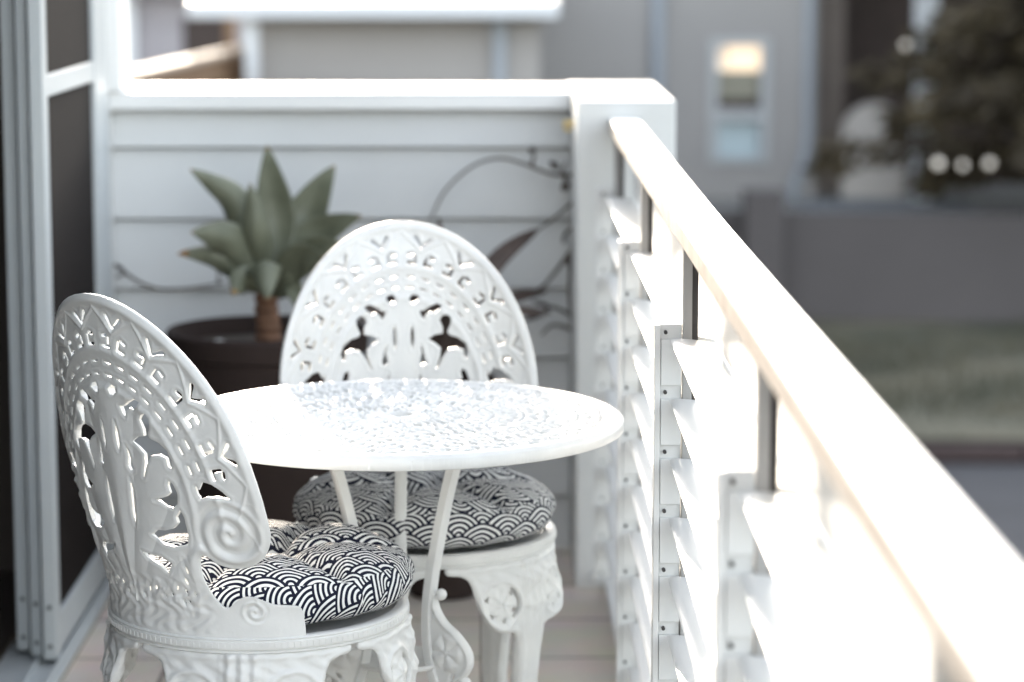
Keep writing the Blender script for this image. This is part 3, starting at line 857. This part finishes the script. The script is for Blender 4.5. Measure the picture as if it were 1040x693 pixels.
# ------------------------------------------------------------------ dark-leaved plant behind the farther chair
pp = at(450, 350, 5.56)
p2 = empty('plant_pot', (pp.x, 5.56, 0), label='slim dark brown pot hidden behind the farther chair', cat='pot')
mb = MB(); mb.lathe([(.001, .003), (.070, .003), (.076, .010), (.108, .43), (.112, .44), (.110, .462), (.104, .466), (.098, .460), (.094, .42), (.001, .42)], 48)
mb.build('pot_body', M['pot'], p2, smooth=True, angle=35)
mb = MB(); mb.lathe([(.001, .437), (.05, .440), (.096, .436)], 32); mb.build('soil', M['soil'], p2, smooth=True)
dp = empty('cordyline', (pp.x, 5.56, .435), label='dark strap leaved plant spreading behind the farther chair', cat='plant')
mb = MB(); mb.tube([(0, 0, -.01), (.004, 0, .05), (0, .004, .10)], [.016, .015, .012], 10); mb.build('stem', M['stem'], dp, smooth=True)
rl2 = random.Random(12)
tips = [((446, 221), -.02, .015), ((548, 232), .18, .020), ((556, 296), .2, .014), ((560, 318), .1, .012), ((392, 232), .05, .018)]
tips += [((440 + 78 * math.cos(a), 332 - 78 * math.sin(a)), rl2.uniform(-.2, .2), rl2.uniform(.016, .022)) for a in [math.pi * (k + .5) / 17 for k in range(17)]]
tips += [((440 + 48 * math.cos(a), 340 - 50 * math.sin(a)), rl2.uniform(-.2, .1), rl2.uniform(.018, .024)) for a in [math.pi * (k + .5) / 9 for k in range(9)]]
for (px, py), dy, wd in tips:
    q = at(px, py, 5.56 + dy); tip = Vector((q.x - pp.x, dy, q.z - .435)); b0 = Vector((0, 0, .07 + rl2.uniform(-.03, .03)))
    md = b0.lerp(tip, .5) + Vector((0, 0, .05 * min(1, abs(tip.x) * 5)))
    ax = [Vector(v) for v in spline([b0, md, tip], 7)]; L = len(ax); vs = []; fs = []
    for i, a_ in enumerate(ax):
        t = i / (L - 1); tg = (ax[min(i + 1, L - 1)] - ax[max(i - 1, 0)]).normalized(); s2 = tg.cross(Vector((.25, -1, .1))).normalized(); nn = s2.cross(tg)
        wv_ = wd * (.45 + .55 * math.sin(min(1, t / .5) * math.pi / 2)) * (1 - max(0, (t - .5) / .5) ** 1.6) + .0006
        for k in range(5):
            x = k / 2 - 1; vs.append(a_ + s2 * wv_ * x + nn * (.35 * wv_ * x * x))
    for i in range(L - 1):
        for k in range(4): fs.append((i * 5 + k, i * 5 + k + 1, i * 5 + k + 6, i * 5 + k + 5))
    lf = link_mesh('leaf', vs, fs, M['dryleaf'], dp, True); sm = lf.modifiers.new('thick', 'SOLIDIFY'); sm.thickness = .0014

# ------------------------------------------------------------------ dry creepers on the end wall
def creeper(name, label, stems, leaves, Y):
    first = at(*stems[0][0], Y); o = empty(name, first, label=label, cat='creeper')
    mb = MB()
    for st in stems:
        pts = spline([at(x, y, Y + random.uniform(-.015, .01)) - first for x, y in st], 5)
        n = len(pts); mb.tube(pts, [(.0046 if Y < 5.96 else .0042) * (1 - .55 * i / n) for i in range(n)], 6)
    mb.build('stem', M['twig'], o, smooth=True)
    for (x0, y0), (x1, y1), wd in leaves:
        a = at(x0, y0, Y - .015) - first; b = at(x1, y1, Y - .035) - first; t = (b - a)
        s_ = t.cross(Vector((0, 1, 0))).normalized(); vs = []; fs = []
        for i in range(11):
            q = i / 10; hw_ = wd * math.sin(math.pi * min(1, q * .93 + .05)) ** .8
            for x in (-1, -.5, 0, .5, 1): vs.append(a + t * q + s_ * hw_ * x + Vector((0, .25 * hw_ * abs(x) + .006 * math.sin(6 * q), 0)))
        for i in range(10):
            for k in range(4): fs.append((i * 5 + k, i * 5 + k + 1, i * 5 + k + 6, i * 5 + k + 5))
        l = link_mesh('leaf', vs, fs, M['dryleaf'], o, True); sm = l.modifiers.new('thick', 'SOLIDIFY'); sm.thickness = .0012
creeper('creeper', 'dry brown creeper looping over the weatherboards beside the pillar',
        [[(583, 178), (560, 177), (530, 166), (505, 161), (478, 170), (452, 194), (438, 222)], [(582, 178), (585, 215), (580, 262), (578, 300), (582, 345)], [(584, 204), (560, 224), (545, 234)],
         [(580, 255), (565, 275), (548, 294), (530, 300)], [(580, 320), (560, 312), (546, 322), (528, 318)], [(581, 335), (562, 330), (550, 340)], [(540, 168), (543, 156)], [(570, 178), (574, 165)], [(575, 180), (570, 192)], [(583, 176), (588, 164)],
         [(584, 230), (574, 238), (572, 247)]],
        [((543, 155), (538, 150), .008), ((568, 172), (558, 164), .007), ((578, 186), (571, 194), .008), ((560, 313), (540, 305), .005), ((556, 318), (530, 326), .005), ((584, 175), (589, 160), .006), ((581, 236), (590, 250), .007), ((575, 262), (583, 272), .008)], 5.955)
creeper('creeper', 'thin bare twig along the weatherboards left of the agave',
        [[(116, 268), (140, 286), (165, 294), (200, 292), (232, 286)], [(222, 290), (222, 276)], [(128, 277), (118, 282)]], [((126, 275), (117, 268), .004)], 5.965)

# ------------------------------------------------------------------ far houses
M['hgrey'] = mat('house_render_grey', (.34, .325, .315), .9, var=.06, vscale=1.5)
M['hgrey2'] = mat('house_render_warm', (.36, .34, .325), .9, var=.05, vscale=1.5)
M['hwhite'] = mat('house_trim', (.68, .70, .72), .6)
M['panelgrey'] = mat('pale_panel', (.56, .52, .48), .8)
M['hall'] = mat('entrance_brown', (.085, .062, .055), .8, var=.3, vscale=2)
M['hpipe'] = mat('downpipe', (.34, .37, .41), .5)
M['hroof'] = mat('metal_roof', (.62, .62, .62), .5)
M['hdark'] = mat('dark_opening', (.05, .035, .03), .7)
M['hbrown'] = mat('brown_pier', (.19, .16, .14), .9, var=.1, vscale=2)
M['stepm'] = mat('pale_step', (.22, .235, .25), .9)
M['retain'] = mat('retaining_render', (.095, .085, .085), .9, var=.12, vscale=1)
M['wood'] = mat('fence_timber', (.32, .20, .12), .8, var=.3, vscale=6)
M['tileroof'] = mat('roof_tiles', (.27, .26, .28), .8, var=.25, vscale=5)
def glass(name, col, rough=.06):
    return mat(name, col, rough, spec=1.0)
M['win'] = glass('window_glass', (.30, .33, .34))
def emis(name, col, st):
    m = mat(name, tuple(c * .5 for c in col), .6); p = m.node_tree.nodes['Principled BSDF']
    p.inputs['Emission Color'].default_value = (*col, 1); p.inputs['Emission Strength'].default_value = st; return m
M['warm'] = emis('lit_blind', (1, .78, .55), .2)
M['glintglow'] = emis('glint_glow', (1, .95, .86), .13)  # glow of the added globes that imitate glints

HZ = -1.45
g = empty('garage', (-.8, 24, HZ), label='pale grey garage wing with white gutter and roof edge beyond the end wall', cat='building')
mb = MB(); mb.box(-2.05, .42, 24, 32, HZ, .74); loc(mb, g).build('wall', M['hgrey2'], g)
mb = MB(); mb.box(-2.64, .58, 23.55, 23.72, .735, .85); mb.box(-2.64, .58, 23.72, 24.2, .735, .765); loc(mb, g).build('gutter', M['hwhite'], g, bevel=.02)
mb = MB(); mb.prism([(23.6, .852), (33, 1.10), (33, 1.2), (23.6, .875)], 'x', -2.64, .58); loc(mb, g).build('roof', M['hroof'], g)
mb = MB(); mb.box(-2.17, -2.055, 23.75, 23.90, HZ, .735); loc(mb, g).build('column', M['hwhite'], g, bevel=.01)
mb = MB(); mb.tube([(.06, 23.93, .735), (.06, 23.93, HZ)], .06, 12); loc(mb, g).build('downpipe', M['hpipe'], g, smooth=True)

n = empty('neighbour_house', (3, 30, HZ), label='grey rendered house with one tall window and a shaded entrance across the road', cat='house')
mb = MB(); mb.box(.30, 2.41, 30, 38, HZ, 2.6); mb.box(3.07, 3.60, 30, 38, HZ, 2.6); mb.box(2.41, 3.07, 30, 38, .335, 2.6); mb.box(2.41, 3.07, 30, 38, HZ, -1.04)
loc(mb, n).build('wall', M['hgrey'], n)
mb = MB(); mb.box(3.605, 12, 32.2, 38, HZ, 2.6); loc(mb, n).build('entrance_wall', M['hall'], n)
mb = MB(); mb.box(3.62, 3.98, 30.6, 31.0, HZ, 2.6); loc(mb, n).build('pier', M['hbrown'], n)
mb = MB(); mb.box(-.2, 12.5, 29.3, 38.6, 2.6, 2.8); loc(mb, n).build('eave', M['hwhite'], n)
mb = MB(); mb.prism([(29.2, 2.8), (38.8, 2.8), (34, 5.0)], 'x', -.3, 12.6); loc(mb, n).build('roof', M['tileroof'], n)
mb = MB(); mb.tube([(1.83, 29.93, 2.6), (1.83, 29.93, HZ)], .075, 12); loc(mb, n).build('downpipe', M['hpipe'], n, smooth=True)
mb = MB(); mb.tube(spline([(3.50, 29.93, 2.6), (3.50, 29.93, 0), (3.50, 29.93, -.7), (3.46, 29.9, -1.0), (3.36, 29.88, -1.25), (3.34, 29.88, HZ)], 4), .05, 12); loc(mb, n).build('downpipe', M['hpipe'], n, smooth=True)
# window
wf = MB()
wf.box(2.405, 2.50, 29.96, 30.1, -1.04, .34); wf.box(2.98, 3.075, 29.96, 30.1, -1.04, .34); wf.box(2.50, 2.98, 29.96, 30.1, .26, .34); wf.box(2.50, 2.98, 29.96, 30.1, -1.04, -.98); wf.box(2.50, 2.98, 29.955, 30.1, -.56, -.44)
wo = loc(wf, n).build('window', mat('window_frame_grey', (.42, .43, .44), .6), n)
q = MB(); q.box(2.50, 2.98, 30.13, 30.15, -.98, -.56); loc(q, n).build('lower_pane', mat('pale_blue_blind', (.46, .56, .60), .3), wo)
q = MB(); q.box(2.50, 2.98, 30.13, 30.15, -.44, -.33); loc(q, n).build('dark_strip', M['hdark'], wo)  # flat dark strip above the middle bar
q = MB(); q.box(2.50, 2.98, 30.13, 30.15, -.33, -.02); loc(q, n).build('upper_pane', mat('olive_glass', (.24, .23, .18), .3), wo)
q = MB(); q.box(2.60, 2.98, 30.13, 30.15, -.02, .26); loc(q, n).build('lit_blind', M['warm'], wo)
# entrance: white column, round-topped panel, step
mb = MB(); mb.box(4.62, 4.86, 29.5, 29.74, HZ, 2.6); loc(mb, n).build('column', M['hwhite'], n, bevel=.02)
ar = [(3.92 + .36 - .36 * math.cos(math.pi * k / 16), -.72 + .34 * math.sin(math.pi * k / 16)) for k in range(17)]
mb = MB(); mb.prism([(3.92, HZ), ] + ar + [(4.64, HZ)], 'y', 30.2, 30.27); loc(mb, n).build('arched_panel', M['panelgrey'], n)
mb = MB(); mb.box(3.35, 5.2, 28.6, 30.0, HZ - .35, HZ + .02); mb.box(3.15, 5.4, 28.3, 28.6, HZ - .35, HZ - .12); loc(mb, n).build('step', M['stepm'], n, bevel=.01)
# garden terrace behind the retaining wall
mb = MB(); mb.box(-30, 30, 27.35, 60, GZ, HZ - .02)
tag(mb.build('terrace', M['path']), kind='structure')
rw = tag(MB().prism([(.2, 27.1), (9.5, 26.3), (9.5, 26.6), (.2, 27.4)], 'z', GZ, -1.29).build('retaining_wall', M['retain'], bevel=.01), 'long low dark grey retaining wall above the grass verge', 'wall')
gp = tag(MB().box(2.50, 2.88, 26.55, 26.92, GZ + .1, -1.05).build('gate_post', M['retain'], bevel=.015), 'short square dark grey post standing against the retaining wall', 'post')
# timber fence at far left
fc = empty('timber_fence', (-2.5, 22, HZ), label='brown timber fence with sunlit top rail at the upper left', cat='fence')
mb = MB()
A_ = Vector((-2.75, 18.6, 0)); B_ = Vector((-2.22, 25.4, 0)); dr_ = (B_ - A_).normalized(); nr = Vector((-dr_.y, dr_.x, 0))
ln = (B_ - A_).length; nb = int(ln / .12)
for k in range(nb):
    p = A_ + dr_ * (k * .12); vs = []
    for z in (HZ, .40):
        for s0, t0 in ((0, 0), (.11, 0), (.11, .02), (0, .02)): vs.append(p + dr_ * s0 + nr * t0 + Vector((0, 0, z)))
    mb.add(vs, [(0, 3, 2, 1), (4, 5, 6, 7), (0, 1, 5, 4), (1, 2, 6, 5), (2, 3, 7, 6), (3, 0, 4, 7)])
loc(mb, fc).build('palings', M['wood'], fc)
mb = MB(); vs = [A_ + nr * s0 + Vector((0, 0, z)) for z in (.402, .445) for s0 in (-.06, .09)] + [B_ + nr * s0 + Vector((0, 0, z)) for z in (.402, .445) for s0 in (-.06, .09)]
mb.add(vs, [(0, 1, 3, 2), (4, 6, 7, 5), (0, 4, 5, 1), (2, 3, 7, 6), (0, 2, 6, 4), (1, 5, 7, 3)])
loc(mb, fc).build('top_rail', mat('sunlit_rail', (.55, .45, .36), .8), fc)  # paler than the palings: sunlight on the rail put into its colour
# far house behind the fence
fh = empty('far_house', (-6, 44, HZ), label='distant lilac grey house with tiled roof beyond the timber fence', cat='house')
mb = MB(); mb.box(-9, -3.3, 44, 52, HZ, .62); loc(mb, fh).build('wall', mat('lilac_brick', (.40, .38, .40), .9, var=.15, vscale=3), fh)
mb = MB(); mb.prism([(43.3, .62), (52.6, .62), (48, 3.4)], 'x', -9.4, -3.0); loc(mb, fh).build('roof', M['tileroof'], fh)
mb = MB(); mb.box(-6.0, -5.75, 43.8, 43.98, HZ, .6); loc(mb, fh).build('column', M['hwhite'], fh)
mb = MB(); mb.box(-5.0, -4.3, 43.95, 44.02, -.6, .2); loc(mb, fh).build('window', M['hdark'], fh)
ps = tag(MB().box(-3.05, -2.93, 31, 31.12, HZ, .80).build('fence_post', M['wood']), 'reddish brown timber post beside the garage column', 'post')

# ------------------------------------------------------------------ dark conifer at the right
M['needle'] = mat('conifer_foliage', (.12, .095, .055), .7, base2=(.036, .027, .018), vscale=2, trans=.2)
M['bark'] = mat('bark', (.07, .05, .04), .9, var=.3, vscale=10)
tr = empty('conifer', (6.35, 27.9, HZ), label='dark spreading conifer in front of the house at the right edge', cat='tree')
mb = MB(); mb.tube([(0, 0, -.05), (.05, 0, 1.5), (0, .05, 3.2), (.05, 0, 5.2), (0, 0, 6.6)], [.20, .16, .12, .07, .02], 12)
brs = []
for k in range(84):
    z = .45 + 5.7 * (k / 84); a = k * 2.399 + random.uniform(-.3, .3); L_ = (2.55 * (1 - z / 7.4) + .25) * random.uniform(.7, 1.18)
    e = Vector((L_ * math.cos(a), L_ * math.sin(a), z + random.uniform(-.25, .15))); s0 = Vector((0, 0, z)); mdp = s0.lerp(e, .5) + Vector((0, 0, .14))
    pts = spline([s0, mdp, e], 4); mb.tube(pts, [.035 * (1 - .8 * i / len(pts)) for i in range(len(pts))], 6); brs.append([Vector(p) for p in pts])
mb.build('trunk', M['bark'], tr, smooth=True)
vs = []; fs = []
for b in brs:
    for q in range(300):
        t = random.uniform(.15, 1.0); i = min(int(t * (len(b) - 1)), len(b) - 2); f = t * (len(b) - 1) - i
        p = b[i].lerp(b[i + 1], f); d_ = (b[i + 1] - b[i]).normalized(); s_ = d_.cross(Vector((0, 0, 1))).normalized()
        wdt = .50 * (1.15 - t) + .14
        p = p + s_ * random.gauss(0, wdt * .5) + Vector((0, 0, random.uniform(-.20, .10)))
        o = (s_ * random.choice((-1, 1)) * random.uniform(.3, 1) + d_ * random.uniform(.2, 1) + Vector((0, 0, random.uniform(-.5, .2)))).normalized()
        l_ = random.uniform(.14, .32); q_ = o.cross(Vector((random.uniform(-1, 1), random.uniform(-1, 1), random.uniform(-1, 1)))).normalized() * random.uniform(.03, .07)
        k0 = len(vs); vs += [p - q_ * .4, p + o * l_ * .5 + q_, p + o * l_, p + o * l_ * .5 - q_]; fs.append((k0, k0 + 1, k0 + 2, k0 + 3))
link_mesh('crown', vs, fs, M['needle'], tr, smooth=False)
# small glowing globes added to stand in for glints among the branches
for k, (px, py, yy, lab) in enumerate(((920, 46, 29.2, 'glowing globe added as a glint, highest beside the white entrance column'), (953, 166, 26.2, 'leftmost of the three glowing globes added as glints low in the conifer'),
                                      (978, 168, 26.2, 'middle of the three glowing globes added as glints low in the conifer'), (1005, 166, 26.2, 'rightmost of the three glowing globes added as glints low in the conifer'))):
    p = at(px, py, yy); o = empty('glint_globe', p, label=lab, cat='glint', group='added glint globes among the conifer branches')
    b = MB(); b.ball((0, 0, 0), (.042, .046, .036, .042)[k], n=14); b.build('globe', M['glintglow'], o, smooth=True)
    b = MB(); b.tube([(0, 0, .034), (0, 0, .06)], .02, 10); b.build('cap', M['hdark'], o, smooth=True)  # dark cap on each added globe
